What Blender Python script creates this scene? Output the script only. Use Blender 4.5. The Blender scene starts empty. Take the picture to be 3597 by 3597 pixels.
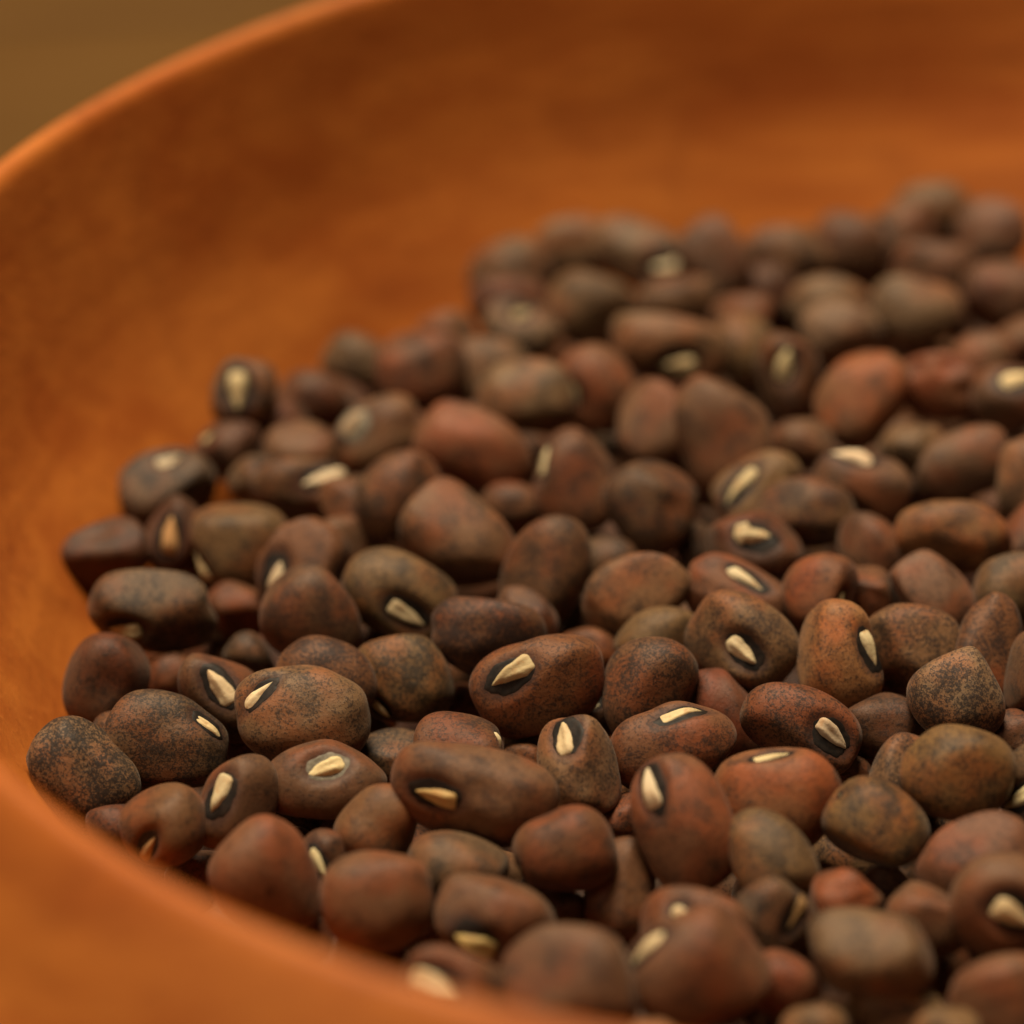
import bpy, bmesh, math, random
import numpy as np
from mathutils import Matrix, Vector

MM = 0.001
sc = bpy.context.scene
col = sc.collection

# ------------------------------------------------------------------ camera
TH, S, DIST, ROLL = math.radians(32), 0.35, 78 / 0.35, math.radians(-3)
F = np.array([0, math.cos(TH), -math.sin(TH)])
_r = np.array([1.0, 0, 0]); _u = np.array([0, math.sin(TH), math.cos(TH)])
RC = math.cos(ROLL) * _r + math.sin(ROLL) * _u
UC = -math.sin(ROLL) * _r + math.cos(ROLL) * _u
CAM = -F * DIST
cd = bpy.data.cameras.new('camera'); cam = bpy.data.objects.new('camera', cd); col.objects.link(cam)
M = Matrix(((RC[0], UC[0], -F[0]), (RC[1], UC[1], -F[1]), (RC[2], UC[2], -F[2]))).to_4x4()
M.translation = Vector(CAM * MM)
cam.matrix_world = M
cd.sensor_width = 36; cd.lens = 36 / S; cd.clip_start = 0.005; cd.clip_end = 50
cd.dof.use_dof = True; cd.dof.focus_distance = 0.1965; cd.dof.aperture_fstop = 14.5
cd.dof.aperture_blades = 0
sc.camera = cam

# ------------------------------------------------------------------ world, lamps, exposure
w = bpy.data.worlds.new('World'); sc.world = w; w.use_nodes = True
bg = w.node_tree.nodes['Background']; bg.inputs[0].default_value = (1.0, 0.80, 0.60, 1); bg.inputs[1].default_value = 0.022

def area(name, loc, target, size, energy, color):
    ld = bpy.data.lights.new(name, 'AREA'); ld.shape = 'DISK'; ld.size = size; ld.energy = energy; ld.color = color
    o = bpy.data.objects.new(name, ld); col.objects.link(o)
    o.location = loc
    o.rotation_euler = (Vector(target) - Vector(loc)).to_track_quat('-Z', 'Y').to_euler()
    return o
area('ceiling_lamp', (-0.03, 0.14, 0.62), (0.02, 0, 0), 0.30, 8.6, (1.0, 0.84, 0.60))
area('window_light', (-0.55, -0.42, 0.50), (0.02, 0, 0), 0.45, 1.25, (1.0, 0.82, 0.60))

vs = sc.view_settings
vs.view_transform = 'Standard'; vs.look = 'None'; vs.exposure = -0.14; vs.gamma = 1.0; vs.use_curve_mapping = False
sc.cycles.max_bounces = 6

# ------------------------------------------------------------------ helpers
def tag(o, label=None, cat=None, group=None, kind=None):
    if label: o['label'] = label
    if cat: o['category'] = cat
    if group: o['group'] = group
    if kind: o['kind'] = kind
    return o

def mesh_obj(name, verts, faces, mat, parent=None, smooth=True, attrs=None):
    me = bpy.data.meshes.new(name)
    me.from_pydata(np.asarray(verts).tolist(), [], faces)
    if smooth: me.polygons.foreach_set('use_smooth', [True] * len(me.polygons))
    if attrs:
        for an, (typ, arr) in attrs.items():
            a = me.attributes.new(an, typ, 'POINT')
            a.data.foreach_set('color' if typ == 'FLOAT_COLOR' else 'value', np.asarray(arr, dtype=np.float32).ravel())
    me.materials.append(mat); me.update()
    o = bpy.data.objects.new(name, me); col.objects.link(o)
    if parent: o.parent = parent
    return o

class NT:
    def __init__(s, name):
        s.m = bpy.data.materials.new(name); s.m.use_nodes = True
        s.t = s.m.node_tree; s.n = s.t.nodes; s.p = s.n['Principled BSDF']
    def new(s, typ, **kw):
        nd = s.n.new(typ)
        for k, v in kw.items(): setattr(nd, k, v)
        return nd
    def link(s, a, b): s.t.links.new(a, b)
    def val(s, sock, v):
        if hasattr(v, 'bl_idname') or hasattr(v, 'is_output'): s.link(v, sock)
        else: sock.default_value = v
    def math(s, op, a, b=None, c=None, clamp=False):
        nd = s.new('ShaderNodeMath', operation=op, use_clamp=clamp)
        for i, v in enumerate((a, b, c)):
            if v is not None: s.val(nd.inputs[i], v)
        return nd.outputs[0]
    def noise(s, vec, scale, detail=2.0, rough=0.5, dist=0.0):
        nd = s.new('ShaderNodeTexNoise'); s.link(vec, nd.inputs['Vector'])
        nd.inputs['Scale'].default_value = scale; nd.inputs['Detail'].default_value = detail
        nd.inputs['Roughness'].default_value = rough; nd.inputs['Distortion'].default_value = dist
        return nd.outputs['Fac']
    def ss(s, v, a, b):
        nd = s.new('ShaderNodeMapRange', interpolation_type='SMOOTHSTEP'); s.val(nd.inputs['Value'], v)
        s.val(nd.inputs['From Min'], a); s.val(nd.inputs['From Max'], b)
        return nd.outputs['Result']
    def mix(s, f, a, b, mode='MIX'):
        nd = s.new('ShaderNodeMix', data_type='RGBA', blend_type=mode)
        s.val(nd.inputs[0], f); s.val(nd.inputs[6], a); s.val(nd.inputs[7], b)
        return nd.outputs[2]
    def coords(s, scale=(1000, 1000, 1000), rnd=False):
        tc = s.new('ShaderNodeTexCoord'); mp = s.new('ShaderNodeMapping')
        s.link(tc.outputs['Object'], mp.inputs['Vector']); mp.inputs['Scale'].default_value = scale
        out = mp.outputs[0]
        if rnd:
            oi = s.new('ShaderNodeObjectInfo'); k = s.math('MULTIPLY', oi.outputs['Random'], 300.0)
            v = s.new('ShaderNodeVectorMath', operation='ADD'); s.link(out, v.inputs[0]); s.link(k, v.inputs[1]); out = v.outputs[0]
        return out
    def attr(s, name, color=False):
        nd = s.new('ShaderNodeAttribute', attribute_name=name)
        return nd.outputs['Color'] if color else nd.outputs['Fac']
    def bump(s, h, strength, dist):
        nd = s.new('ShaderNodeBump'); nd.inputs['Strength'].default_value = strength; nd.inputs['Distance'].default_value = dist
        s.link(h, nd.inputs['Height']); s.link(nd.outputs[0], s.p.inputs['Normal'])

# ------------------------------------------------------------------ materials
def wood_mat():
    n = NT('carved_wood')
    g = n.coords((14, 150, 150)); iso = n.coords((1000, 1000, 1000)); fine = n.coords((60, 900, 900))
    a = n.noise(g, 1.0, 4, 0.55, 0.8)
    b = n.noise(iso, 0.045, 3, 0.6)
    f = n.noise(fine, 1.0, 3, 0.6)
    blot = n.noise(iso, 0.09, 2, 0.5, 1.0)
    c = n.mix(n.ss(a, 0.3, 0.72), (0.355, 0.086, 0.012, 1), (0.51, 0.152, 0.023, 1))
    c = n.mix(n.math('MULTIPLY', n.ss(b, 0.42, 0.72), 0.55), c, (0.52, 0.17, 0.028, 1))
    c = n.mix(n.math('MULTIPLY', n.ss(blot, 0.56, 0.76), 0.20), c, (0.17, 0.036, 0.006, 1))
    c = n.mix(n.math('MULTIPLY', n.ss(f, 0.56, 0.75), 0.45), c, (0.20, 0.045, 0.008, 1))
    # turning marks: bands that run round the bowl
    tc = n.new('ShaderNodeTexCoord'); sp = n.new('ShaderNodeSeparateXYZ'); n.link(tc.outputs['Object'], sp.inputs[0])
    ang = n.math('ARCTAN2', sp.outputs[1], sp.outputs[0])
    rad = n.math('SQRT', n.math('ADD', n.math('POWER', sp.outputs[0], 2.0), n.math('POWER', sp.outputs[1], 2.0)))
    cx = n.new('ShaderNodeCombineXYZ'); n.link(n.math('MULTIPLY', n.math('ABSOLUTE', ang), 1.6), cx.inputs[0])
    n.link(n.math('MULTIPLY', rad, 170.0), cx.inputs[1]); n.link(n.math('MULTIPLY', sp.outputs[2], 170.0), cx.inputs[2])
    band = n.noise(cx.outputs[0], 1.0, 4, 0.6, 0.5)
    c = n.mix(n.math('MULTIPLY', n.ss(band, 0.36, 0.66), 0.42), c, (0.24, 0.050, 0.007, 1))
    pore = n.noise(iso, 1.6, 3, 0.7)
    c = n.mix(n.math('MULTIPLY', n.ss(pore, 0.58, 0.72), 0.35), c, (0.58, 0.20, 0.04, 1))
    n.link(c, n.p.inputs['Base Color'])
    n.p.inputs['Roughness'].default_value = 0.52
    n.p.inputs['Specular IOR Level'].default_value = 0.26
    n.bump(f, 0.25, 0.0003)
    return n.m

def table_mat():
    n = NT('table_wood')
    g = n.coords((6, 70, 70)); fine = n.coords((30, 600, 600))
    a = n.noise(g, 1.0, 4, 0.6, 0.6); f = n.noise(fine, 1.0, 3, 0.6)
    c = n.mix(n.ss(a, 0.3, 0.7), (0.092, 0.041, 0.008, 1), (0.120, 0.057, 0.013, 1))
    c = n.mix(n.math('MULTIPLY', n.ss(f, 0.5, 0.75), 0.4), c, (0.15, 0.08, 0.025, 1))
    n.link(c, n.p.inputs['Base Color']); n.p.inputs['Roughness'].default_value = 0.7; n.p.inputs['Specular IOR Level'].default_value = 0.15
    n.bump(f, 0.3, 0.0004)
    return n.m

def bean_mat():
    n = NT('speckled_seed_coat')
    v = n.coords(rnd=True)
    n1 = n.noise(v, 3.7, 5.0, 0.80, 0.1)
    n2 = n.noise(v, 0.6, 2.0, 0.5)
    n3 = n.noise(v, 0.26, 2.0, 0.5)
    n4 = n.noise(v, 7.5, 2.0, 0.6)
    n5 = n.noise(v, 1.5, 3.0, 0.6, 0.4)
    spk = n.attr('spk')
    ground = n.attr('ground', True); dark = n.attr('dark', True)
    warm = n.mix(1.0, ground, (1.35, 0.80, 0.52, 1), 'MULTIPLY')
    dusk = n.mix(1.0, ground, (0.56, 0.51, 0.48, 1), 'MULTIPLY')
    c = n.mix(n.math('MULTIPLY', n.ss(n3, 0.42, 0.64), 0.75), ground, warm)
    c = n.mix(n.math('MULTIPLY', n.ss(n2, 0.50, 0.68), 0.6), c, dusk)
    # soft two-tone mottling everywhere, then the dark flecks
    c = n.mix(n.math('MULTIPLY', n.ss(n5, 0.48, 0.66), 0.45), c, dusk)
    c = n.mix(n.math('MULTIPLY', n.ss(n4, 0.55, 0.70), 0.35), c, warm)
    thr = n.math('SUBTRACT', 0.655, n.math('MULTIPLY', spk, 0.20))
    val = n.math('ADD', n1, n.math('MULTIPLY', n.math('SUBTRACT', n2, 0.5), 0.32))
    val = n.math('ADD', val, n.math('MULTIPLY', n.math('SUBTRACT', n4, 0.5), 0.42))
    mask = n.ss(val, n.math('SUBTRACT', thr, 0.06), n.math('ADD', thr, 0.09))
    c = n.mix(n.math('MULTIPLY', mask, n.math('ADD', n.math('MULTIPLY', spk, 0.38), 0.56)), c, dark)
    vo = n.new('ShaderNodeTexVoronoi'); n.link(v, vo.inputs['Vector']); vo.inputs['Scale'].default_value = 0.55
    dust = n.math('MULTIPLY', n.math('LESS_THAN', vo.outputs['Distance'], n.math('MULTIPLY', n.ss(n4, 0.55, 0.75), 0.06)), 0.55)
    c = n.mix(dust, c, (0.45, 0.36, 0.25, 1))
    c = n.mix(n.math('MULTIPLY', n.attr('halo'), 0.75), c, (0.045, 0.018, 0.012, 1))
    n.link(c, n.p.inputs['Base Color'])
    r = n.math('ADD', n.math('MULTIPLY', n1, 0.34), 0.40); n.link(r, n.p.inputs['Roughness'])
    n.p.inputs['Specular IOR Level'].default_value = 0.33
    n.p.inputs['Sheen Weight'].default_value = 0.10; n.p.inputs['Sheen Roughness'].default_value = 0.45
    n.p.inputs['Sheen Tint'].default_value = (0.95, 0.82, 0.70, 1)
    h = n.math('ADD', n.math('MULTIPLY', n1, 0.6), n.math('MULTIPLY', n5, 0.8))
    n.bump(h, 0.6, 0.00013)
    return n.m

def aril_mat():
    n = NT('cream_aril')
    v = n.coords(rnd=True); a = n.noise(v, 1.3, 3, 0.6); b = n.noise(v, 4.0, 2, 0.6)
    tint = n.attr('tint', True)
    c = n.mix(n.math('MULTIPLY', n.ss(a, 0.52, 0.74), 0.55), tint, (0.42, 0.20, 0.07, 1))
    c = n.mix(n.math('MULTIPLY', n.ss(b, 0.55, 0.72), 0.25), c, (0.36, 0.25, 0.13, 1))
    n.link(c, n.p.inputs['Base Color']); n.p.inputs['Roughness'].default_value = 0.62
    n.p.inputs['Specular IOR Level'].default_value = 0.3
    n.p.inputs['Subsurface Weight'].default_value = 0.12; n.p.inputs['Subsurface Radius'].default_value = (0.0008, 0.0005, 0.0003)
    n.p.inputs['Subsurface Scale'].default_value = 0.5
    n.bump(b, 0.5, 0.00008)
    return n.m

def ring_mat(name, c1, c2):
    n = NT(name)
    v = n.coords(rnd=True); a = n.noise(v, 1.8, 3, 0.6)
    n.link(n.mix(n.ss(a, 0.35, 0.7), c1, c2), n.p.inputs['Base Color'])
    n.p.inputs['Roughness'].default_value = 0.6; n.p.inputs['Specular IOR Level'].default_value = 0.25
    n.bump(a, 0.4, 0.00008)
    return n.m

WOOD, TABLE, COAT, ARIL = wood_mat(), table_mat(), bean_mat(), aril_mat()
RING = ring_mat('black_eye_ring', (0.008, 0.006, 0.005, 1), (0.022, 0.014, 0.010, 1))
RINGP = ring_mat('pale_eye_ring', (0.10, 0.085, 0.06, 1), (0.22, 0.19, 0.14, 1))

# ------------------------------------------------------------------ table
tab = bpy.data.objects.new('table', None); col.objects.link(tab)
tab.location = (0, 0, -0.0345); tag(tab, kind='structure')
def board(y0, y1, xo):
    bm = bmesh.new(); bmesh.ops.create_cube(bm, size=1)
    bmesh.ops.scale(bm, vec=(1.6, (y1 - y0), 0.022), verts=bm.verts)
    bmesh.ops.translate(bm, vec=(xo, (y0 + y1) / 2, -0.011), verts=bm.verts)
    bmesh.ops.bevel(bm, geom=bm.edges[:], offset=0.0025, segments=3, affect='EDGES', profile=0.5)
    me = bpy.data.meshes.new('board'); bm.to_mesh(me); bm.free(); me.materials.append(TABLE)
    o = bpy.data.objects.new('board', me); col.objects.link(o); o.parent = tab
yy = -0.46
for i in range(7):
    board(yy, yy + 0.1285, random.Random(i).uniform(-.1, .1)); yy += 0.130

# ------------------------------------------------------------------ wooden bowl (turned on a centre at BC, thickness and a rounded lip)
BC = np.array([31.3, -15.7])
INNER = [(0, -26), (18, -25.6), (34, -23.2), (47, -18.5), (56, -12), (62.2, -5), (66.6, 2), (69.6, 8), (71.6, 14), (73.0, 19), (73.8, 22)]
LIP = [(73.8, 22), (74.2, 23.2), (74.8, 23.8), (75.6, 23.8), (76.8, 22.7), (79.0, 19.9), (81.6, 16.2)]
OUTER = [(81.6, 16.2), (84.2, 12.6), (86.0, 7), (86.2, 0), (81.5, -9), (75.5, -18), (65, -26), (52, -31.2), (44, -33), (42, -34.4), (38, -34.4), (36, -33), (0, -32.6)]
def cr(pts, sub):
    P = np.array(pts, float); out = []
    for i in range(len(P) - 1):
        p0 = P[max(i - 1, 0)]; p1 = P[i]; p2 = P[i + 1]; p3 = P[min(i + 2, len(P) - 1)]
        for k in range(sub):
            t = k / sub
            out.append(0.5 * ((2 * p1) + (-p0 + p2) * t + (2 * p0 - 5 * p1 + 4 * p2 - p3) * t * t + (-p0 + 3 * p1 - 3 * p2 + p3) * t ** 3))
    out.append(P[-1]); return np.array(out)
def lathe(name, prof, parent, seg=192):
    ph = np.linspace(0, 2 * np.pi, seg, endpoint=False); V = []
    for r, z in prof:
        rr = r * (1 + 0.004 * np.sin(2 * ph + 0.6) + 0.0025 * np.sin(5 * ph + 1.9) * min(1, r / 40)) + 0.12 * np.sin(9 * ph + z * 0.12)
        if r < 0.01: rr = np.full(seg, 0.01)
        zz = z + (0.35 * np.sin(3 * ph + 0.4) + 0.2 * np.sin(7 * ph)) * max(0, min(1, (z + 5) / 28))
        V.append(np.c_[rr * np.cos(ph), rr * np.sin(ph), np.broadcast_to(zz, ph.shape)])
    V = np.concatenate(V) * MM; Fc = []
    for i in range(len(prof) - 1):
        for j in range(seg):
            k = (j + 1) % seg
            Fc.append((i * seg + j, i * seg + k, (i + 1) * seg + k, (i + 1) * seg + j))
    return mesh_obj(name, V, Fc, WOOD, parent)
bowl = bpy.data.objects.new('wooden_bowl', None); col.objects.link(bowl)
bowl.location = (BC[0] * MM, BC[1] * MM, 0)
tag(bowl, 'reddish orange turned wooden bowl with rounded lip, half filled with brown beans', 'bowl')
full = cr(INNER + LIP[1:] + OUTER[1:], 5)
iA = (len(INNER) - 1) * 5; iB = iA + (len(LIP) - 1) * 5
lathe('inner_wall', full[:iA + 1], bowl); lathe('rim', full[iA:iB + 1], bowl); lathe('outer_wall', full[iB:], bowl)
bowl.rotation_euler = (0, 0, math.radians(0))
INP = full[:iA + 1]
def inner_r(z): return np.interp(z, INP[:, 1], INP[:, 0])

# ------------------------------------------------------------------ beans
# colour kinds: ground, dark pigment, speckle amount
KIND = {
 'g': ((0.235, 0.150, 0.088), (0.040, 0.028, 0.022), 0.80),
 'p': ((0.400, 0.275, 0.180), (0.045, 0.034, 0.034), 0.80),
 't': ((0.270, 0.160, 0.070), (0.055, 0.036, 0.020), 0.60),
 'b': ((0.205, 0.098, 0.044), (0.045, 0.025, 0.017), 0.65),
 'r': ((0.200, 0.072, 0.031), (0.045, 0.021, 0.016), 0.60),
 'd': ((0.115, 0.039, 0.020), (0.030, 0.016, 0.012), 0.50),
 'o': ((0.240, 0.080, 0.029), (0.050, 0.024, 0.017), 0.45),
 'O': ((0.470, 0.215, 0.085), (0.045, 0.028, 0.022), 0.45),
 'm': ((0.185, 0.090, 0.051), (0.055, 0.030, 0.022), 0.35),
 's': ((0.280, 0.100, 0.052), (0.080, 0.034, 0.024), 0.22),
 'k': ((0.185, 0.112, 0.064), (0.034, 0.023, 0.017), 0.80),
 'y': ((0.270, 0.155, 0.056), (0.028, 0.020, 0.015), 0.78),
}
CNAME = {'g': 'grey-brown', 'p': 'pale grey', 't': 'olive-tan', 'b': 'mid-brown', 'r': 'red-brown', 'd': 'dark wine-brown', 'o': 'rust-red',
         'O': 'orange', 'm': 'mauve-brown', 's': 'salmon-red', 'k': 'charcoal-brown', 'y': 'gold-flecked'}
# id: x, y, length, width, tilt, kind, layer, eye (blunt x,y, pointed x,y, width) or None, taper, options
B = {}
def b(i, x, y, ln, wd, a, k, lay=0.0, eye=None, tp=0.0, **o): B[i] = (x, y, ln, wd, a, k, lay, eye, tp, o)
b(1, 461, 742, 126, 118, 90, 'g', 0.6, (447, 703, 449, 770, 34), n='small wall-perched bean', L='small grey-brown bean with upright cream eye perched high against the bowl wall')
b(2, 432, 852, 130, 115, 0, 'd', 0, (374, 829, 398, 811, 24))
b(3, 317, 920, 178, 145, 20, 'k', 0, (300, 856, 345, 847, 14))
b(4, 330, 1012, 150, 105, 76, 'd', 0, (320, 1047, 322, 973, 30), tint=(0.50, 0.27, 0.11), n='tan-eyed dark bean', L='dark wine-brown bean whose eye is tan-orange instead of cream')
b(5, 202, 1050, 158, 132, 15, 'd', 0, None, L='dark wine-brown creased bean touching the bowl wall behind the big grey arched-eye bean', dents=[(-.1, .75, .5, .10, .35)])
b(6, 452, 1028, 180, 152, -6, 't', 0.1, (400, 1081, 367, 1033, 14))
b(7, 290, 1152, 234, 150, -8, 'g', 0.3, (262, 1199, 203, 1191, 24), n='big grey arched-eye bean', L='big grey-brown speckled bean with a black arch over its half-hidden cream eye', ringoff=.7)
b(8, 447, 1155, 118, 102, -20, 'o', -.8)
b(9, 199, 1287, 178, 148, 65, 'd', 0, None, .08, dents=[(-.05, .05, 1, .10, .55)], n='dented dark bean', L='dark reddish bean with a wide shallow dent, lying against the bowl wall')
b(10, 320, 1277, 105, 90, 40, 'o', -.8)
b(11, 420, 1312, 188, 138, -52, 'm', 0.1, (426, 1327, 385, 1265, 36), n='mauve pear-eyed bean', L='pinkish mauve bean with pear-shaped cream eye in a wide black ring', spk=.5)
b(12, 312, 1398, 228, 174, -15, 'k', 0.2, (375, 1349, 415, 1388, 11), n='big charcoal bean', L='big charcoal-brown bean with a thin cream sliver of eye on its shoulder')
b(13, 158, 1464, 228, 172, -50, 'g', .1, None, n='grey freckled rim bean', L='grey finely freckled oval bean wedged against the bowl wall under the rim', spk=.95)
b(14, 309, 1556, 162, 150, 0, 'b', 0, (260, 1618, 279, 1578, 24), spk=.2, tint=(.36, .22, .09), n='smooth chestnut bean', L='smooth shiny chestnut-brown bean with a brownish pointed eye touching the near rim')
b(15, 450, 1515, 190, 136, 66, 'm', .1, (425, 1466, 400, 1534, 31), L='mauve-brown upright bean with slim cream eye, beside the smooth chestnut bean', spk=.35)
b(16, 473, 1242, 98, 80, -40, 'k', -.7)
b(17, 570, 1352, 250, 186, -6, 'g', .5, (461, 1334, 515, 1284, 10), dents=[(-.25, .9, .35, .07, .35)], spk=.5, n='smooth grey kidney bean', L='large smooth grey-brown kidney-shaped bean lying on top of the heap')
b(18, 614, 1288, 188, 160, -15, 'r', 0, None, spk=.85)
b(19, 590, 1172, 200, 168, -42, 'm', .2, None, -.12, spk=.6, n='blunt pinkish bean', L='blunt pinkish-brown freckled bean with a rounded peak')
b(20, 567, 1072, 190, 150, 62, 'o', .1, (511, 1120, 523, 1045, 27), spk=.55, L='rust-orange bean with cream eye on its flank behind the blunt pinkish bean')
b(21, 755, 1125, 218, 152, -25, 't', .1, (735, 1151, 799, 1185, 28), spk=.7, n='olive arched-eye bean', L='olive-tan bean with dark arch over a bright pear-shaped cream eye', ringoff=.6)
b(22, 920, 1205, 212, 144, -10, 'r', .3, None, .05, spk=.95, n='rusty speckled bean', L='dark bean thickly speckled with rusty orange, rounded and eyeless')
b(23, 992, 1167, 128, 100, -32, 'r', -.2, None, spk=.8)
b(24, 762, 1284, 190, 166, -55, 't', 0, (711, 1326, 742, 1358, 15), spk=.85, n='tan speckled bean', L='tan bean with fine grey speckles and a narrow eye low on its flank')
b(25, 1018, 1294, 248, 170, 17, 'o', .4, (1001, 1247, 933, 1291, 33), spk=.55, n='big red eyed bean', L='big reddish bean with long cream eye outlined in black, in the middle of the heap')
b(26, 745, 1432, 145, 112, 0, 'k', -.8)
b(27, 866, 1418, 168, 140, -5, 'r', .0, (943, 1374, 985, 1423, 12), spk=.6)
b(28, 872, 1328, 95, 75, 20, 'r', -1.2)
b(29, 893, 1500, 306, 178, -11, 'm', .7, (851, 1525, 770, 1502, 34), tint=(.60, .42, .18), spk=.35, dents=[(.15, .05, 1, .05, .3)], n='long mauve bean', L='longest mauve-grey bean with a deep black arch over its cream eye', ringoff=.8)
b(30, 612, 1475, 220, 152, 16, 'm', .4, (641, 1430, 580, 1456, 32), pale=True, spk=.2, n='pale-ringed bean', L='smooth brown bean whose cream eye has a pale greenish-grey ring')
b(31, 716, 1556, 158, 142, 60, 'b', .1, None, -.1, spk=.25, L='smooth tan-orange egg-shaped bean beside the long mauve bean')
b(32, 508, 1662, 222, 190, -50, 's', .4, None, -.2, kg=(.225, .092, .052), n='peaked red-brown bean', L='smooth peaked red-brown bean leaning beside the near rim')
b(33, 612, 1628, 120, 105, 70, 'd', -.3, (582, 1598, 616, 1668, 18))
b(34, 711, 1700, 202, 186, 10, 'm', .5, None, spk=.2, n='smooth round mauve bean', L='smooth round mauve-brown bean close to the near rim, eye hidden')
b(35, 862, 1642, 185, 136, -10, 'g', 0, (770, 1632, 802, 1683, 18), spk=.4)
b(36, 928, 1740, 218, 168, -26, 'm', .4, (932, 1809, 856, 1769, 32), spk=.2, tint=(.5, .36, .14), L='mauve-brown bean with long cream eye underneath, behind the near rim', ringoff=.8)
b(37, 862, 1868, 205, 135, -22, 'm', 1.0, (778, 1850, 858, 1884, 46), spk=.2, L='mauve bean with a fat cream eye resting right behind the near rim')
b(38, 1068, 1610, 182, 158, 25, 'r', .2, (970, 1630, 980, 1656, 11), spk=.45, dents=[(.1, .85, .5, .06, .4)], L='red-brown bean with flattened top beside the tall eyed bean')
b(39, 1172, 1678, 192, 128, 76, 'd', -.6, None, -.1, spk=.3, kg=(.16, .06, .026))
b(40, 1290, 1555, 262, 176, -70, 'm', .6, (1229, 1519, 1223, 1447, 33), kg=(.235, .095, .05), spk=.4, n='tall eyed bean', L='tall red-mauve bean standing on end with wedge-shaped cream eye near its top')
b(41, 1089, 1447, 188, 146, -80, 'b', .2, (1056, 1413, 1058, 1364, 34), kg=(.27, .15, .085), spk=.5, n='upright tan eyed bean', L='upright tan-brown bean with triangular cream eye at its tip')
b(42, 1270, 1410, 234, 162, 10, 'r', .1, (1252, 1349, 1332, 1334, 16), kg=(.25, .09, .042), spk=.5, n='top-eyed red bean', L='red-brown bean with flat cream eye lying along its top edge')
b(43, 1218, 1302, 208, 166, 60, 'b', .2, None, .06, kg=(.23, .10, .05), spk=.75, dents=[(.3, -.95, .2, .08, .4)], L='brown freckled bean with a notch in its side, beside the big red eyed bean')
b(44, 1248, 1207, 172, 118, 12, 't', -.3, None, spk=.45)
b(45, 1115, 1222, 116, 86, -15, 'o', -.7)
b(46, 1401, 1213, 204, 166, -32, 'b', .3, (1366, 1207, 1427, 1251, 34), kg=(.33, .19, .10), spk=.65, n='round freckled eyed bean', L='round tan freckled bean with bold cream eye in a black socket')
b(47, 1578, 1240, 208, 156, -70, 'O', .4, (1625, 1195, 1645, 1257, 21), n='pale orange bean', L='pale orange bean with black flecks, brightest bean in the bowl')
b(48, 1716, 1226, 184, 166, -10, 'b', 0, None, kg=(.27, .14, .07), spk=.75)
b(49, 1805, 1322, 168, 160, -60, 'p', .3, None, n='pale grey speckled bean', L='pale grey bean covered in fine dark speckles')
b(50, 1806, 1458, 208, 172, -4, 'y', .5, None, spk=.6, n='olive mottled round bean', L='large round olive-brown mottled bean in front of the pale grey speckled bean')
b(51, 1978, 1468, 200, 150, 20, 'k', .3, (1965, 1480, 1888, 1516, 30))
b(52, 1710, 1466, 155, 128, 72, 'O', 0, None, kg=(.33, .18, .105), spk=.85, L='pinkish tan bean with black speckles half hidden by the olive mottled bean')
b(53, 1512, 1370, 224, 144, -25, 'd', .1, (1546, 1361, 1596, 1405, 32), kg=(.17, .062, .03), spk=.65, n='dark leaning eyed bean', L='dark red-brown leaning bean with drop-shaped cream eye at its lower end')
b(54, 1660, 1370, 170, 122, -5, 'd', -.5, None, spk=.5)
b(55, 1372, 1352, 195, 110, -62, 'd', -.5, None, kg=(.13, .028, .018), spk=.15, L='glossy dark wine-red bean tucked behind the top-eyed red bean')
b(56, 1463, 1505, 232, 192, -12, 'o', .3, (1420, 1420, 1493, 1412, 16), kg=(.29, .105, .042), spk=.3, n='orange-brown top-eyed bean', L='large orange-brown bean with thin cream eye set along its upper edge')
b(57, 1653, 1556, 190, 154, -40, 'y', .2, (1577, 1486, 1580, 1503, 11), n='gold-flecked bean', L='dark bean mottled with gold flecks, pointed at one end')
b(58, 1458, 1625, 212, 144, -62, 't', .2, None, .1, spk=.75, n='olive slanting bean', L='olive-grey egg-shaped bean slanting steeply below the orange-brown bean')
b(59, 1464, 1728, 152, 124, -40, 'k', -.1, (1520, 1690, 1504, 1758, 18), tint=(.33, .19, .07))
b(60, 1592, 1696, 132, 116, 20, 'o', .1, (1640, 1652, 1651, 1667, 9), kg=(.26, .085, .033), n='small rusty bean', L='small rust-orange bean with a tiny cream fleck at its edge')
b(61, 1840, 1628, 218, 168, 15, 'm', .1, None, kg=(.24, .09, .055), spk=.5)
b(62, 1892, 1707, 194, 186, 0, 'm', .4, (1873, 1717, 1953, 1762, 44), spk=.2, n='mauve fat-eyed bean', L='smooth mauve-grey bean with fat cream eye beneath a dark hood', ringoff=.7)
b(63, 1752, 1738, 155, 130, -42, 'm', .1, None, spk=.5)
b(64, 1643, 1800, 232, 158, -8, 't', .5, None, kg=(.26, .165, .095), spk=.45, n='flat grey-tan bean', L='large flat grey-tan bean without visible eye, below the small rusty bean')
b(65, 1480, 1858, 135, 118, -20, 'o', -.2, None, kg=(.20, .06, .03))
b(66, 1535, 1945, 125, 100, 0, 't', .2)
b(67, 1690, 1918, 175, 115, 0, 'y', -.5)
b(68, 1785, 1950, 130, 95, 0, 't', .2)
b(69, 1897, 1888, 200, 164, 20, 'm', .2, None, spk=.3)
b(70, 1076, 1848, 254, 196, -5, 'm', .9, None, spk=.25, n='big mauve front bean', L='very large smooth mauve-brown bean leaning on the near rim')
b(71, 1314, 1828, 254, 208, 20, 'b', .8, (1246, 1764, 1194, 1821, 20), kg=(.22, .09, .045), spk=.3, n='big brown front bean', L='very large brown bean with pale eye along its shoulder, close to the near rim')
b(72, 1320, 1765, 222, 164, -15, 'r', .1, (1261, 1712, 1298, 1740, 26), spk=.35)
b(73, 1235, 1968, 130, 90, 0, 't', .3)
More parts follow.
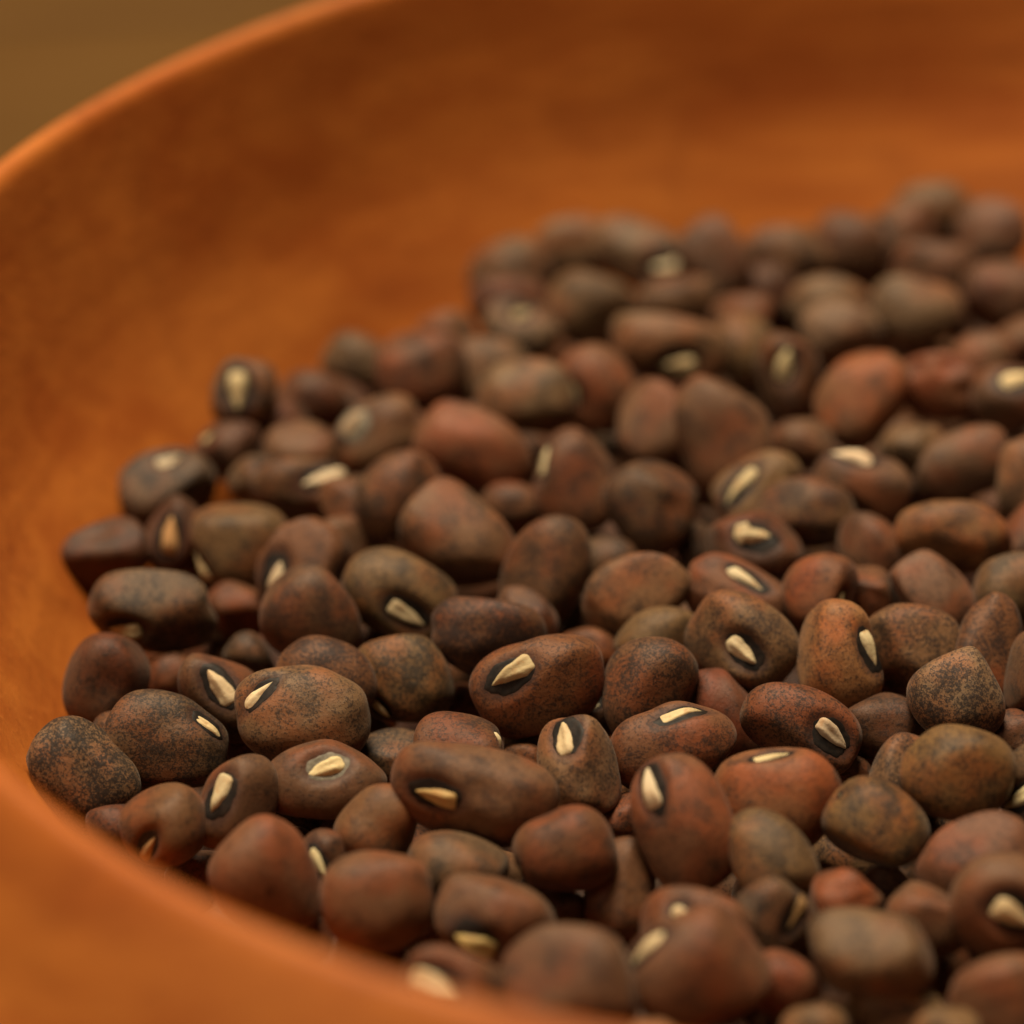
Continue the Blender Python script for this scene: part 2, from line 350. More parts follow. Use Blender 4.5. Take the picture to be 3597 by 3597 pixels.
b(74, 1055, 1722, 105, 85, 0, 'd', -.9)
b(75, 1186, 1548, 115, 95, 60, 'd', -.8, None, kg=(.17, .06, .03))
b(76, 1672, 1674, 95, 85, 0, 'd', -1.1)
b(77, 1492, 1800, 115, 88, 0, 'b', -.7)
b(78, 1000, 1412, 95, 75, 0, 't', -.9)
b(79, 1122, 1345, 125, 95, 0, 'd', -.8, (1112, 1333, 1131, 1321, 14))
b(80, 752, 938, 178, 148, 42, 'b', .2, None, spk=.85)
b(81, 863, 1022, 228, 168, -42, 'b', .3, None, kg=(.25, .12, .06), spk=.6, n='big plain brown bean', L='big plain brown egg-shaped bean with no eye showing, behind the olive arched-eye bean')
b(82, 897, 850, 218, 144, -28, 's', .3, None, -.12, n='salmon-red bean', L='smooth salmon-red bean tapering to one end')
b(83, 712, 820, 168, 128, 20, 'b', .2, (655, 812, 690, 772, 30), tint=(.36, .27, .16), spk=.2, pale=True, L='orange-brown bean with a faded pale patch at its tip')
b(84, 565, 926, 172, 118, -5, 'b', 0, (640, 893, 548, 908, 15), L='brown bean with a curved cream eye showing under its neighbour')
b(85, 570, 860, 142, 128, 0, 'm', .1)
b(86, 492, 908, 122, 95, 0, 'g', -.1, (497, 889, 535, 864, 22))
b(87, 650, 1032, 112, 112, 0, 'm', -.7)
b(88, 590, 756, 138, 112, 0, 'd', 0)
b(89, 680, 696, 142, 118, -30, 't', 0, None, kg=(.2, .12, .06))
b(90, 795, 704, 166, 152, 0, 'r', .1, None, kg=(.19, .075, .04))
b(91, 925, 706, 148, 134, 0, 'g', .1, None, spk=.4)
b(92, 993, 752, 178, 144, 10, 't', .4, None, kg=(.34, .21, .115), spk=.6, n='mottled tan bean', L='mottled tan bean with dark patches sitting on top beside a red one')
b(93, 1122, 738, 168, 148, -60, 'r', .2, (1078, 724, 1084, 763, 12), spk=.3)
b(94, 902, 792, 95, 66, 0, 'b', -.2, (885, 783, 913, 767, 14))
b(95, 1268, 660, 230, 122, -12, 't', .3, (1326, 694, 1255, 694, 34), kg=(.27, .165, .095), spk=.4, n='flat grey eyed bean', L='long flat grey-tan bean with bright oval cream eye beneath it', ringoff=.4)
b(96, 1235, 802, 168, 134, 90, 'm', 0, None)
b(97, 1368, 826, 244, 168, -76, 'm', .4, None, spk=.35, n='tall mauve bean', L='tall mauve-brown bean standing on end, no eye showing')
b(98, 1080, 910, 194, 154, -72, 'r', .1, (1004, 896, 1009, 834, 22), spk=.6, L='dark red-brown bean with slim cream eye on its edge beside the salmon-red bean')
b(99, 1234, 955, 178, 162, -60, 'b', .2, None, spk=.85, dents=[(.2, .4, .85, .06, .3)], n='dented speckled bean', L='round orange-speckled brown bean with a reddish dimple')
b(100, 1030, 1076, 210, 150, 66, 'b', .1, None, kg=(.25, .11, .05), spk=.75)
b(101, 965, 962, 115, 100, 0, 'r', -.6)
b(102, 1200, 1117, 208, 138, 22, 'b', .2, None, -.06, kg=(.32, .16, .08), spk=.5, n='tan lemon-shaped bean', L='tan-brown lemon-shaped bean with a blunt paler end, eyeless')
b(103, 1145, 1067, 118, 105, 0, 'k', -.7)
b(104, 1315, 1032, 112, 84, -60, 'k', -.8, (1296, 1008, 1302, 1018, 10))
b(105, 1424, 1030, 174, 128, -5, 'd', .3, (1392, 1009, 1469, 1006, 34), jag=True, n='dark ragged-eyed bean', L='dark wine-red bean with ragged torn cream eye facing up')
b(106, 1388, 1132, 198, 144, -20, 'm', .0, (1381, 1076, 1443, 1118, 18), kg=(.25, .095, .055))
b(107, 1435, 925, 168, 126, 32, 't', .1, (1425, 876, 1377, 943, 22), L='tan-grey bean with slanting cream eye on its shoulder beside the tall mauve bean')
b(108, 1512, 968, 198, 130, 5, 'b', .1, None, spk=.8)
b(109, 1625, 922, 182, 138, -20, 'm', .1, (1648, 860, 1569, 861, 19), L='mauve-brown bean with a curved cream eye along its top')
b(110, 1514, 840, 118, 95, 0, 'm', -.1)
b(111, 1625, 750, 192, 148, 56, 'b', .3, None, kg=(.30, .125, .06), spk=.3, n='big orange-brown bean', L='big smooth orange-brown bean beside the crumpled red bean')
b(112, 1772, 728, 158, 124, -10, 'o', .3, None, kg=(.25, .075, .03), spk=.3, dents=[(.1, .5, .8, .14, .3), (-.55, .3, .7, .10, .25), (.5, -.1, .8, .10, .25)], n='crumpled red bean', L='crumpled bright red bean with wrinkled dented skin')
b(113, 1857, 674, 116, 92, 0, 'm', 0)
b(114, 1906, 754, 144, 124, 0, 'm', .2, (1892, 715, 1950, 705, 26), L='mauve bean with cream eye beside the crumpled red bean')
b(115, 1812, 878, 188, 124, 22, 'm', .1, None, kg=(.22, .12, .08))
b(116, 1730, 852, 145, 98, 0, 't', -.2, None, kg=(.2, .12, .065))
b(117, 1948, 906, 180, 130, 76, 'g', .2, None, kg=(.3, .2, .13), spk=.5)
b(118, 1798, 1013, 208, 134, -5, 'O', .2, None, kg=(.34, .155, .06), spk=.5, n='orange-tan oval bean', L='orange-tan mottled oval bean lying flat')
b(119, 1648, 1041, 155, 114, -36, 'd', -.2, None, kg=(.15, .065, .035))
b(120, 1943, 1014, 135, 108, 60, 'r', -.1)
b(121, 1545, 1120, 160, 134, 62, 'o', .2, (1601, 1113, 1586, 1144, 20), kg=(.32, .098, .036), n='rust-red round bean', L='round rust-red bean with its eye low on one side, behind the pale orange bean')
b(122, 1645, 1127, 124, 100, -50, 'r', -.3, None)
b(123, 1762, 1125, 174, 124, -50, 'm', .0, None, kg=(.27, .14, .10), spk=.4)
b(124, 1905, 1112, 154, 128, 70, 't', .0, None, kg=(.22, .145, .075))
b(125, 1870, 1228, 210, 130, 72, 'r', .1, None, -.2, spk=.7, L='red-brown speckled bean pointed at its upper end, behind the pale grey speckled bean')
b(126, 1955, 1272, 155, 108, 80, 'm', .2)
b(127, 1915, 1392, 145, 105, 0, 'd', -.6)
b(128, 1592, 1462, 105, 78, 0, 'd', -1.0)
b(129, 962, 516, 152, 124, 20, 't', 0, None, kg=(.18, .11, .06))
b(130, 960, 572, 144, 100, 0, 'd', .1)
b(131, 1082, 466, 152, 110, 5, 'g', 0, None, spk=.4)
b(132, 1208, 482, 188, 120, -25, 'g', .2, (1286, 505, 1231, 505, 32), spk=.4, L='grey-brown bean with cream eye near the back wall of the bowl', n='far eyed bean')
b(133, 1350, 496, 168, 118, -60, 'm', .1, None, kg=(.16, .085, .06))
b(134, 1280, 566, 152, 88, 0, 'b', .1)
b(135, 1112, 586, 162, 134, -20, 't', 0, None, kg=(.2, .115, .055))
b(136, 985, 622, 144, 106, -15, 'g', .1, (964, 598, 1006, 589, 24), tint=(.36, .29, .14))
b(137, 1400, 614, 112, 112, 0, 'o', -.1)
b(150, 1402, 656, 134, 114, -60, 't', .1)
b(138, 1490, 710, 164, 114, -80, 'b', .2, (1470, 714, 1488, 661, 31), L='brown upright bean with bright cream eye behind the tall mauve bean')
b(139, 1562, 580, 152, 118, 0, 'g', 0, None, spk=.4)
b(151, 1586, 628, 152, 118, -10, 'g', .2, None, kg=(.26, .16, .11), spk=.3)
b(140, 1728, 590, 168, 124, -10, 'g', .2, None, kg=(.27, .175, .105), spk=.3)
b(141, 1762, 520, 152, 128, 0, 'r', .1, None, kg=(.19, .085, .045))
b(142, 1892, 560, 150, 134, 0, 'r', .1, None)
b(143, 1872, 440, 134, 128, 0, 'm', .2, None, kg=(.19, .11, .085))
b(144, 1765, 402, 154, 114, 0, 'k', .2, None, kg=(.17, .11, .06), spk=.4)
b(145, 1692, 440, 144, 100, 20, 'm', .1, (1640, 414, 1667, 428, 34), tint=(.36, .27, .13))
b(146, 1606, 462, 144, 114, -20, 'r', 0, None, kg=(.17, .075, .04))
b(147, 1482, 480, 172, 106, 5, 'b', 0, None)
b(148, 1632, 508, 118, 88, 0, 'd', -.4)
b(149, 1932, 652, 110, 116, 0, 'm', .1)
b(152, 760, 822, 112, 108, 0, 'r', -.2)
b(153, 450, 1420, 84, 72, 0, 'r', -.9)
b(154, 236, 1392, 116, 96, 0, 'k', -.2)
b(155, 662, 952, 118, 106, 0, 'b', -.1)
b(156, 985, 1442, 95, 78, 0, 'o', -1.0)
b(163, 522, 806, 118, 98, 0, 'd', -.3)
b(164, 470, 822, 100, 84, 0, 'd', -.5)
b(165, 640, 760, 112, 90, 0, 'd', -.4)
b(160, 222, 1562, 118, 96, -40, 'd', -.4)
b(161, 700, 1815, 150, 112, -20, 'd', -.9)  # added bean, its dark coat standing in for the shadow behind the near rim
b(162, 560, 1765, 130, 100, -20, 'd', -.9)  # another added bean, coloured dark to pass for shade by the rim
b(158, 1440, 548, 132, 100, 0, 'd', -.5)
b(159, 1530, 545, 120, 95, 0, 'd', -.6)
b(157, 842, 630, 106, 88, 0, 'm', 0)

ids = list(B)
N = len(ids)
PX = np.array([B[i][0] for i in ids], float); PY = np.array([B[i][1] for i in ids], float)
LL = 1.05 * np.array([B[i][2] for i in ids], float); WW = 1.06 * np.array([B[i][3] for i in ids], float)
AN = np.radians([B[i][4] for i in ids]); LAY = np.array([B[i][6] for i in ids], float)
U = (PX - 966) / 1932 * S; V = (966 - PY) / 1932 * S
RAY = F + U[:, None] * RC + V[:, None] * UC           # unit axial depth
def depth_at(z): return (z - CAM[2]) / RAY[:, 2]
E3 = -RAY / np.linalg.norm(RAY, axis=1)[:, None]
E1 = np.cos(AN)[:, None] * RC + np.sin(AN)[:, None] * UC
E1 -= (E1 * E3).sum(1)[:, None] * E3; E1 /= np.linalg.norm(E1, axis=1)[:, None]
E2 = np.cross(E3, E1)
T0 = depth_at(LAY * 3.6)
T = T0.copy()
px = lambda t: t * S / 1932
DEP = np.clip(38.5e5 / (LL * WW) * (T0 / 205.0) ** -3 * 1.0, 0.80 * WW, 1.02 * LL)
DEP = np.minimum(DEP, 1.15 * WW)
prio = PY + 0.25 * WW + 110 * LAY
front = prio[:, None] > prio[None, :]
def semis(t): return np.stack([LL, WW, DEP], 1) * 0.5 * px(t)[:, None]
AX = np.stack([E1, E2, E3], 1)
for it in range(260):
    C = CAM + RAY * T[:, None]; s = semis(T)
    d = C[:, None] - C[None]; n = np.linalg.norm(d, axis=2) + 1e-9; dn = d / n[..., None]
    q = np.einsum('ijk,iak->ija', dn, AX) / s[:, None, :]
    rr = 1 / np.sqrt((q ** 2).sum(2))
    ov = 0.92 * (rr + rr.T) - n
    np.fill_diagonal(ov, 0); ov = np.clip(ov, 0, 3)
    mv = (np.where(front, -ov, ov)).sum(1)
    T += 0.07 * np.clip(mv, -5, 5) + 0.02 * (T0 - T)
    T = np.clip(T, depth_at(7.5), depth_at(-11))
    # keep every bean inside the bowl wall
    C = CAM + RAY * T[:, None]
    rad = np.hypot(C[:, 0] - BC[0], C[:, 1] - BC[1]); lim = inner_r(C[:, 2]) - 0.85 * semis(T)[:, 1]
    out = np.clip(rad - lim, 0, None)
    T -= 0.25 * out * (C[:, 1] > BC[1])
C = CAM + RAY * T[:, None]; SM = semis(T)

_bm = bmesh.new(); bmesh.ops.create_icosphere(_bm, subdivisions=5, radius=1)
_bm.verts.ensure_lookup_table()
ICO = np.array([v.co[:] for v in _bm.verts]); ICO /= np.linalg.norm(ICO, axis=1)[:, None]
ICOF = [tuple(v.index for v in f.verts) for f in _bm.faces]; _bm.free()

def smooth01(x): x = np.clip(x, 0, 1); return x * x * (3 - 2 * x)

class Shape:
    """an egg/kidney shaped seed: unit directions -> surface points (mm), with dents and a socket for the eye"""
    def __init__(s, semi, tp, rng, dents=(), eye=None):
        s.semi = np.array(semi); s.tp = tp; s.dents = dents; s.eye = None
        s.fr = rng.normal(size=(5, 3)) * np.array([[1.5], [1.9], [2.3], [4.0], [5.0]])
        s.ph = rng.uniform(0, 6.28, 5); s.am = np.array([.038, .034, .028, .017, .011]) * rng.uniform(.6, 1.35, 5)
        s.ex = rng.uniform(2.1, 2.6); s.bend = rng.uniform(-.10, .10)
        fd = rng.normal(size=(4, 3)); s.fd = fd / np.linalg.norm(fd, axis=1)[:, None]; s.fh = rng.uniform(.66, .93, 4)
        s.sc = np.ones(3)
        q = s.raw(ICO); s.sc = 1 / np.maximum(np.abs(q.max(0) - q.min(0)) / 2, 1e-6); s.off = (q.max(0) + q.min(0)) / 2
        s.eye = eye
    off = np.zeros(3)
    def raw(s, p):
        r = (np.abs(p) ** s.ex).sum(1) ** (-1 / s.ex)
        r = r * (1 + (np.sin(p @ s.fr.T + s.ph) * s.am).sum(1))
        q = p * r[:, None]
        f = 1 + s.tp * 1.4 * q[:, :1]
        q = np.c_[q[:, :1], q[:, 1:] * f]
        q[:, 1] += s.bend * (q[:, 0] ** 2 - .4)
        for fd, fh in zip(s.fd, s.fh):                # sides pressed flat against the neighbours in the pod
            z = (q @ fd - fh) / .075
            q = q - np.outer(.075 * np.logaddexp(0, z) * .78, fd)
        for (dx, dy, dz, dep, wid) in s.dents:
            dd = np.array([dx, dy, dz]); dd /= np.linalg.norm(dd)
            e = np.exp(-((p - dd) ** 2).sum(1) / wid ** 2)
            q -= dd * (dep * 1.5 * e)[:, None]
        return q
    def pts(s, p, socket=True):
        P = (s.raw(p) - s.off) * s.sc * s.semi
        if socket and s.eye is not None: P = P - s.eye.N * s.eye.socket(P)[:, None]
        return P

class Eye:
    def __init__(s, shape, p1, p2, wid_mm, rng, ringoff=0.0):
        P = shape.pts(np.array([p1, p2]), False)
        pm = np.array(p1) + np.array(p2); pm /= np.linalg.norm(pm)
        s.P0 = shape.pts(pm[None], False)[0]
        s.T = P[1] - P[0]; s.len = np.linalg.norm(s.T); s.T /= s.len
        g = pm / shape.semi; s.N = g / np.linalg.norm(g)
        s.N -= s.T * (s.N @ s.T); s.N /= np.linalg.norm(s.N)
        s.B = np.cross(s.N, s.T)
        fs = max(.4, math.sqrt(max(0, 1 - s.B[2] ** 2)))
        s.wid = float(np.clip(wid_mm / fs, .30 * s.len, .52 * s.len))
        s.dep = .30 * s.wid * rng.uniform(.8, 1.2)
        sgn = 1 if s.B[1] > 0 else -1
        s.q0 = ringoff * .42 * sgn + rng.uniform(-.38, .38) * (1 - ringoff); s.s0 = rng.uniform(-.14, .14)
        s.rl, s.rw = rng.uniform(1.27, 1.40), rng.uniform(1.7, 2.05)
    def sq(s, P):
        d = P - s.P0
        return d @ s.T / (s.len / 2), d @ s.B / (s.wid / 2), d @ s.N
    def socket(s, P):
        a, q, h = s.sq(P)
        e = np.sqrt(((a - s.s0) / s.rl) ** 2 + ((q - s.q0) / s.rw) ** 2)
        return s.dep * (1 - smooth01((e - .55) / .95)) * (h > -1.2 * s.wid)
    def halo(s, P):
        a, q, h = s.sq(P)
        e = np.sqrt(((a - s.s0) / s.rl) ** 2 + ((q - s.q0) / s.rw) ** 2)
        return (1 - smooth01((e - .85) / .55)) * (h > -1.2 * s.wid)
    def at(s, shape, a, q):
        X = s.P0 + np.outer(a * s.len / 2, s.T) + np.outer(q * s.wid / 2, s.B)
        p = X / shape.semi; p /= np.linalg.norm(p, axis=1)[:, None]
        Y = shape.pts(p)
        # slide so the tangential coordinates agree with the wanted ones
        for _ in range(2):
            dd = X - Y; dd = dd - np.outer(dd @ s.N, s.N)
            p = (p * shape.semi + dd) / shape.semi; p /= np.linalg.norm(p, axis=1)[:, None]
            Y = shape.pts(p)
        return Y

def grid_faces(nr, nc, closed=True):
    f = []
    for i in range(nr - 1):
        for j in range(nc if closed else nc - 1):
            k = (j + 1) % nc
            f.append((i * nc + j, i * nc + k, (i + 1) * nc + k, (i + 1) * nc + j))
    return f

def polar(nr, nc):
    r = np.linspace(0, 1, nr) ** .8; ph = np.linspace(0, 2 * np.pi, nc, endpoint=False)
    R, A = np.meshgrid(r, ph, indexing='ij'); return R.ravel(), A.ravel()

def build_bean(name, shape, ground, dark, spk, rng, tint, pale, jag, ctr, rot):
    """Empty > seed_coat, eye_ring, eye"""
    root = bpy.data.objects.new(name, None); col.objects.link(root); root.empty_display_size = 0.004
    root.matrix_world = Matrix.Translation(Vector(ctr * MM)) @ rot
    P = shape.pts(ICO); e = shape.eye
    h = e.halo(shape.pts(ICO, False)) if e else np.zeros(len(P))
    n = len(P)
    g4 = np.tile(np.append(ground, 1), (n, 1)); d4 = np.tile(np.append(dark, 1), (n, 1))
    mesh_obj('seed_coat', P * MM, ICOF, COAT, root, attrs={'ground': ('FLOAT_COLOR', g4), 'dark': ('FLOAT_COLOR', d4),
             'spk': ('FLOAT', np.full(n, spk)), 'halo': ('FLOAT', h)})
    if e:
        R, A = polar(9, 40)
        wob = 1 + .06 * np.sin(2 * A + rng.uniform(0, 6)) + .05 * np.sin(5 * A + rng.uniform(0, 6)) + .03 * np.sin(11 * A + rng.uniform(0, 6))
        a = e.s0 + e.rl * .98 * R * wob * np.cos(A); q = e.q0 + e.rw * .98 * R * wob * np.sin(A)
        Y = e.at(shape, a, q) + np.outer(np.where(R < .85, .055, .055 - .11 * (R - .85) / .15), e.N)
        fc = [tuple(f) for f in grid_faces(9, 40)]
        mesh_obj('eye_ring', Y * MM, fc, RINGP if pale else RING, root)
        # the aril: a raised pear-shaped cushion, blunt at a=-1, pointed at a=+1
        R, A = polar(11, 44)
        ca = np.cos(A); sa = np.sin(A)
        x1, x2 = rng.uniform(.66, .95), rng.uniform(.20, .34)
        hw = ((1 - ca) / 2 + 1e-4) ** x1 * ((1 + ca) / 2 + 1e-4) ** x2
        hw = hw / hw.max()
        jg = (.22 if jag else rng.uniform(.03, .075)) * (np.sin(4 * A + rng.uniform(0, 6)) * .6 + np.sin(7 * A + rng.uniform(0, 6)) * .5 + np.sin(12 * A + rng.uniform(0, 6)) * .35)
        # hw is widest near ca = -0.4 (the blunt end) and runs out to a point at ca = 1
        a = -.22 + R * (1.06 * ca + .22 + jg * .25); q = R * np.sign(sa) * hw * 1.06 * (1 + jg)
        curve = rng.uniform(-.12, .12); q = q + curve * (1 - a ** 2)
        ht = .15 * e.wid * rng.uniform(.85, 1.25)
        dome = np.where(R < 1, (1 - R ** 2.6) ** .6, 0)
        lump = 1 + .22 * np.sin(3.1 * a + rng.uniform(0, 6)) + .15 * np.sin(5 * q + rng.uniform(0, 6))
        Y = e.at(shape, a, q) + np.outer(-.05 + (ht + e.dep * .45) * dome * lump, e.N)
        t4 = np.tile(np.append(tint, 1), (len(Y), 1))
        mesh_obj('eye', Y * MM, grid_faces(11, 44), ARIL, root, attrs={'tint': ('FLOAT_COLOR', t4)})
    return root

def unit_from_px(i, x, y):
    """a pixel on bean i -> direction on its unit ellipsoid"""
    dx, dy = x - PX[i], -(y - PY[i]); c, s_ = math.cos(AN[i]), math.sin(AN[i])
    u = (dx * c + dy * s_) / (LL[i] / 2); v = (-dx * s_ + dy * c) / (WW[i] / 2)
    r = math.hypot(u, v)
    if r > .97: u, v = u * .97 / r, v * .97 / r; r = .97
    return np.array([u, v, math.sqrt(max(1 - r * r, .02))])

# ---- labels: what each bean looks like and what it lies beside
LM = [(k, ids.index(i)) for i in ids for k in [B[i][9].get('n')] if k]
def near_names(i, k=2):
    d = sorted((float(np.hypot(*(C[j] - C[i])[:2])), n) for n, j in LM if j != i)
    return [n for _, n in d[:k]]
def auto_label(i, bid):
    x, y, L, W, a, k, lay, eye, tp, o = B[bid]
    if eye is None: e = 'with no eye showing'
    else:
        r = np.hypot((eye[0] + eye[2]) / 2 - x, (eye[1] + eye[3]) / 2 - y) / (W / 2)
        e = 'with cream eye at its edge' if r > .75 else 'with cream eye showing'
    n1, n2 = near_names(i)
    lo = 'half-buried ' if lay <= -.5 else ''
    if lo and e.startswith('with no'): e = ''
    sz = L * W / (px(T[i]) / px(205.0)) ** -2
    sz = 'small ' if sz < 15000 else 'large ' if sz > 27500 else ''
    if lo: sz = ''
    return f'{lo}{sz}{CNAME[k]} bean {e}, near the {n1}'.replace(' ,', ','), n2

rng0 = np.random.default_rng(7)
labels = {}
roots = []; eyeN = []
for i, bid in enumerate(ids):
    x, y, L, W, a, k, lay, eye, tp, o = B[bid]
    rng = np.random.default_rng(1000 + bid)
    gr, dk, sp = KIND[k]
    gr = (np.array(o.get('kg', gr)) * .62 + np.array((.215, .098, .042)) * .38) * np.array((1.0, .99, .86)) * rng.uniform(.58, .76); dk = np.array(dk) * rng.uniform(.32, .48)
    sp = .22 + .78 * o.get('spk', sp)
    dents = list(o.get('dents', ()))
    if eye:
        p1, p2 = unit_from_px(i, eye[0], eye[1]), unit_from_px(i, eye[2], eye[3])
        pm = p1 + p2; dents.append((*pm, rng.uniform(.03, .075), rng.uniform(.45, .6)))   # the hollow the eye sits in
    shp = Shape(SM[i], tp, rng, dents)
    if eye:
        wid = eye[4] * px(T[i])
    else:                                             # eye turned away from view, on the under side
        t = rng.uniform(0, 6.28); pm = np.array([.35 * math.cos(t), .5 * math.sin(t), -.8]); pm /= np.linalg.norm(pm)
        tv = np.array([1, rng.uniform(-.2, .2), 0]); tv -= pm * (tv @ pm); tv /= np.linalg.norm(tv)
        p1, p2 = pm - .33 * tv, pm + .33 * tv; p1 /= np.linalg.norm(p1); p2 /= np.linalg.norm(p2); wid = 1.3
    shp.eye = Eye(shp, p1, p2, wid, rng, o.get('ringoff', 0.0) if eye else 0)
    rot = Matrix((E1[i], E2[i], E3[i])).transposed().to_4x4()
    tint = np.array(o.get('tint', (.68, .55, .34))) * np.array([1, rng.uniform(.93, 1.02), rng.uniform(.8, 1.05)]) * rng.uniform(.72, 1.04)
    root = build_bean('bean', shp, gr, dk, sp, rng, tint, o.get('pale', False), o.get('jag', False), C[i], rot)
    if 'L' in o: lab, n2 = o['L'], None
    else: lab, n2 = auto_label(i, bid)
    eyeN.append(shp.eye.N); labels.setdefault(lab, []).append((root, n2)); roots.append(root)
for lab, rs in list(labels.items()):
    if len(rs) == 1: tag(rs[0][0], lab, 'bean', 'beans heaped in the wooden bowl'); continue
    sub = {}
    for r, n2 in rs: sub.setdefault((lab.replace(' with no eye showing', '') + f' and {n2}') if n2 else lab, []).append(r)
    for l2, rr_ in sub.items():
        g = 'beans heaped in the wooden bowl' if len(rr_) == 1 else 'look-alike beans: ' + l2
        for r in rr_: tag(r, l2, 'bean', g)

# ---- more of the heap: beans lying deeper between the upper ones, and the rest of the bowl's filling beyond the picture's edge
from mathutils import Euler
rs = random.Random(11)
ell = [(C[i], AX[i], SM[i]) for i in range(N)]          # centre, axes, semi-axes
placed = [tuple(c) for c in C]
cand = []
pool = [i for i in range(N) if B[ids[i]][5] in 'bdrkm']
def pack(zs, rad_in, tries, mind, jit, out=False):
    for _ in range(tries):
        a, r = rs.uniform(0, 6.283), math.sqrt(rs.random()) * rad_in
        X, Y = BC[0] + r * math.cos(a), BC[1] + r * math.sin(a); Z = zs + rs.uniform(-jit, jit)
        if out and inframe(X, Y, Z, 70): continue
        if any((X - p[0]) ** 2 + (Y - p[1]) ** 2 + (Z - p[2]) ** 2 < mind ** 2 for p in placed): continue
        placed.append((X, Y, Z))
        j = rs.choice(pool)
        for _k in range(40):                          # the eye of a deeper seed is turned down
            m = Euler((rs.uniform(0, 6.28), rs.uniform(0, 6.28), rs.uniform(0, 6.28))).to_matrix()
            if out or (m @ Vector(eyeN[j])).z < -.6: break
        cand.append((np.array([X, Y, Z]), j, m))
        ell.append((np.array([X, Y, Z]), np.array(m.transposed()), SM[j]))
def inframe(X, Y, Z, mg):
    d = np.array([X, Y, Z]) - CAM; t = d @ F
    x = (d @ RC) / t / S * 1932 + 966; y = 966 - (d @ UC) / t / S * 1932
    return -mg < x < 1932 + mg and -mg < y < 1932 + mg
pack(0.3, 61.5, 5000, 6.0, .6, True)
pack(-6.2, 59.5, 6000, 5.2, .7)
pack(-8.2, 57.0, 5000, 4.9, .7)
pack(-9.5, 54.0, 5000, 5.8, .8)
# which of them show: a coarse look along the camera's rays at all the seeds as ellipsoids
G = 340
gx, gy = np.meshgrid((np.arange(G) + .5) / G, (np.arange(G) + .5) / G)
D_ = F + ((gx - .5) * S)[..., None] * RC + ((.5 - gy) * S)[..., None] * UC
zb = np.full((G, G), 1e9); ib = np.full((G, G), -1)
def zdraw(k):
    c, ax, sm = ell[k]
    d = c - CAM; t = d @ F
    if t < 20: return
    u = (d @ RC) / t / S + .5; v = .5 - (d @ UC) / t / S; hr = max(sm) / t / S * 1.15
    x0, x1, y0, y1 = int((u - hr) * G), int((u + hr) * G) + 1, int((v - hr) * G), int((v + hr) * G) + 1
    x0, y0, x1, y1 = max(x0, 0), max(y0, 0), min(x1, G), min(y1, G)
    if x0 >= x1 or y0 >= y1: return
    dd = D_[y0:y1, x0:x1] @ ax.T / sm; oo = (CAM - c) @ ax.T / sm
    A_ = (dd ** 2).sum(-1); B_ = dd @ oo; C_ = oo @ oo - 1; disc = B_ ** 2 - A_ * C_
    tt = np.where(disc > 0, (-B_ - np.sqrt(np.maximum(disc, 0))) / A_, 1e9)
    z = zb[y0:y1, x0:x1]; hit = tt < z
    z[hit] = tt[hit]; ib[y0:y1, x0:x1][hit] = k
for k in range(len(ell)): zdraw(k)
# bare spots inside the heap get a seed below
for zz, rlim in ((-6.5, 57.0), (-9.0, 53.5)):
    t_ = (zz - CAM[2]) / D_[..., 2]; Xg = CAM[0] + t_ * D_[..., 0]; Yg = CAM[1] + t_ * D_[..., 1]
    inside = np.hypot(Xg - BC[0], Yg - BC[1]) < rlim
    for _ in range(80):
        ys, xs = np.where((ib < 0) & inside)
        if len(ys) < 6: break
        q = rs.randrange(len(ys)); ctr = np.array([Xg[ys[q], xs[q]], Yg[ys[q], xs[q]], zz])
        j = rs.choice(pool)
        for _k in range(40):
            m = Euler((rs.uniform(0, 6.28), rs.uniform(0, 6.28), rs.uniform(0, 6.28))).to_matrix()
            if (m @ Vector(eyeN[j])).z < -.6: break
        cand.append((ctr, j, m)); ell.append((ctr, np.array(m.transposed()), SM[j])); zdraw(len(ell) - 1)
seen = np.bincount(ib[ib >= 0], minlength=len(ell))

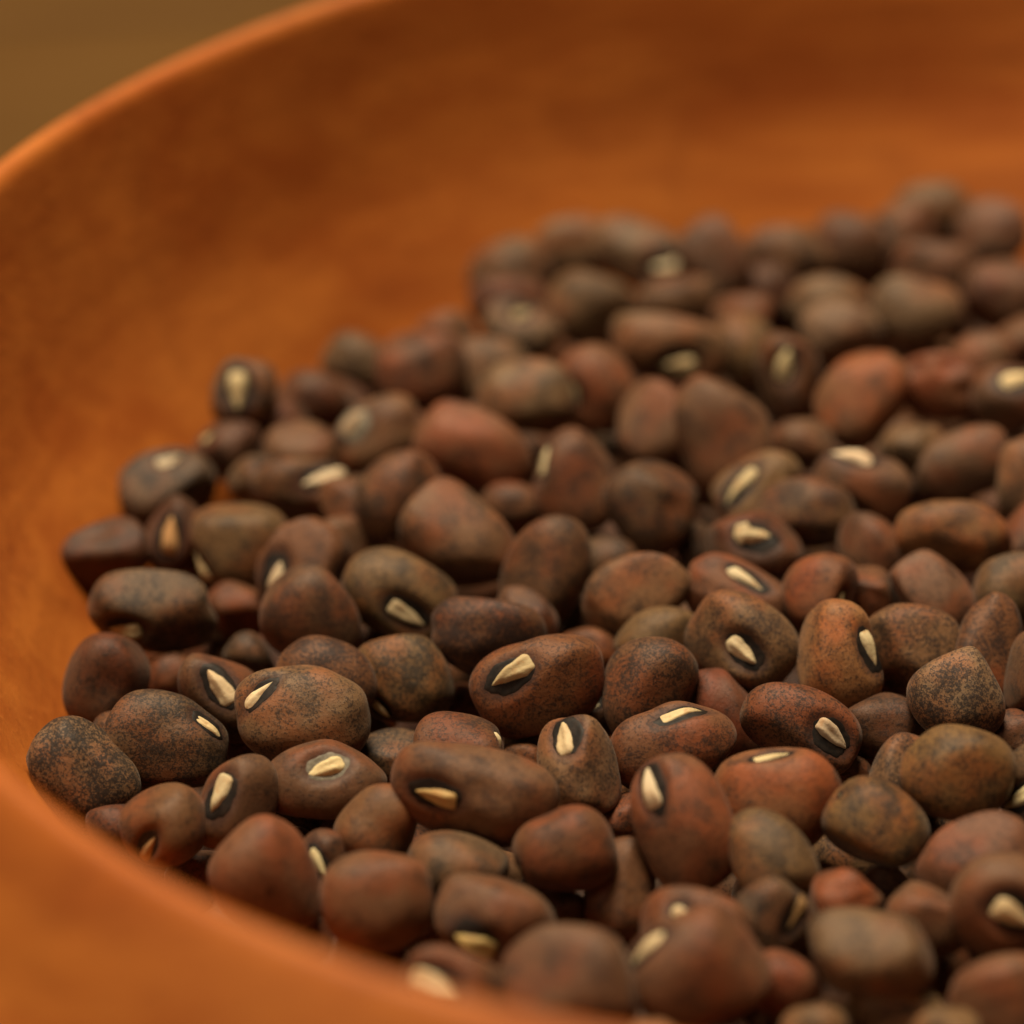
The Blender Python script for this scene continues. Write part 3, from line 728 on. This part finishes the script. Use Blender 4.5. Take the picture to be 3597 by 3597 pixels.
def dup(root, ctr, m, label, group):
    r = root.copy(); col.objects.link(r); r.matrix_world = Matrix.Translation(Vector(ctr * MM)) @ m.to_4x4()
    for ch in root.children:
        c = ch.copy(); col.objects.link(c); c.parent = r
    return tag(r, label, 'bean', group)
_bm = bmesh.new(); bmesh.ops.create_icosphere(_bm, subdivisions=4, radius=1)
ICL = np.array([v.co[:] for v in _bm.verts]); ICLF = np.array([[v.index for v in f.verts] for f in _bm.faces]); _bm.free()
stV, stF, stG, stD, stS = [], [], [], [], []
LMP = [(n, C[j]) for n, j in LM]
WC = lambda t: len(t.replace('-', ' ').split())
deep = 0; used = {}
for k, (ctr, j, m) in enumerate(cand):
    kind = B[ids[j]][5]
    if seen[N + k] >= 14:
        near = sorted((float(np.hypot(*(c - ctr)[:2])), n) for n, c in LMP)[:2]
        lab = f'shadowed {CNAME[kind]} bean between the {near[0][1]} and the {near[1][1]}'
        if WC(lab) > 16: lab = f'shadowed {CNAME[kind]} bean deep beside the {near[0][1]}'
        used.setdefault(lab, []).append(dup(roots[j], ctr, m, lab, 'beans deeper in the heap')); deep += 1
    else:
        rng = np.random.default_rng(9000 + k)
        P = Shape(SM[j], 0, rng).pts(ICL) @ np.array(m).T + ctr
        stF.append(ICLF + sum(len(x) for x in stV)); stV.append(P)
        g, d, sp = KIND[kind]; n_ = len(P); g = np.array(g) * .6; d = np.array(d) * .4; sp = .8
        stG.append(np.tile(np.append(g, 1), (n_, 1))); stD.append(np.tile(np.append(d, 1), (n_, 1))); stS.append(np.full(n_, sp))
for lab, rr_ in used.items():
    if len(rr_) > 1:
        for r in rr_: r['group'] = 'look-alike beans: ' + lab
V_ = np.concatenate(stV)
hp = mesh_obj('bean_heap', V_ * MM, np.concatenate(stF).tolist(), COAT, None, attrs={'ground': ('FLOAT_COLOR', np.concatenate(stG)),
     'dark': ('FLOAT_COLOR', np.concatenate(stD)), 'spk': ('FLOAT', np.concatenate(stS)), 'halo': ('FLOAT', np.zeros(len(V_)))})
tag(hp, 'mass of brown beans lying beneath the top layer in the wooden bowl', 'beans', kind='stuff')
rad = np.hypot(C[:, 0] - BC[0], C[:, 1] - BC[1]) + SM[:, 1] - inner_r(C[:, 2])
print('beans', N, 'hidden', [ids[i] for i in range(N) if seen[i] < 10], 'deeper', deep, 'stuff', len(stV), 'z', C[:, 2].min().round(1), C[:, 2].max().round(1), 'wall over', [(ids[i], round(float(rad[i]), 1)) for i in np.argsort(-rad)[:14]])
print('len mm', (2 * SM[:, 0]).min().round(1), (2 * SM[:, 0]).max().round(1), np.median(2 * SM[:, 0]).round(1))
for l in labels:
    if WC(l) > 16: print('LONG', WC(l), l)
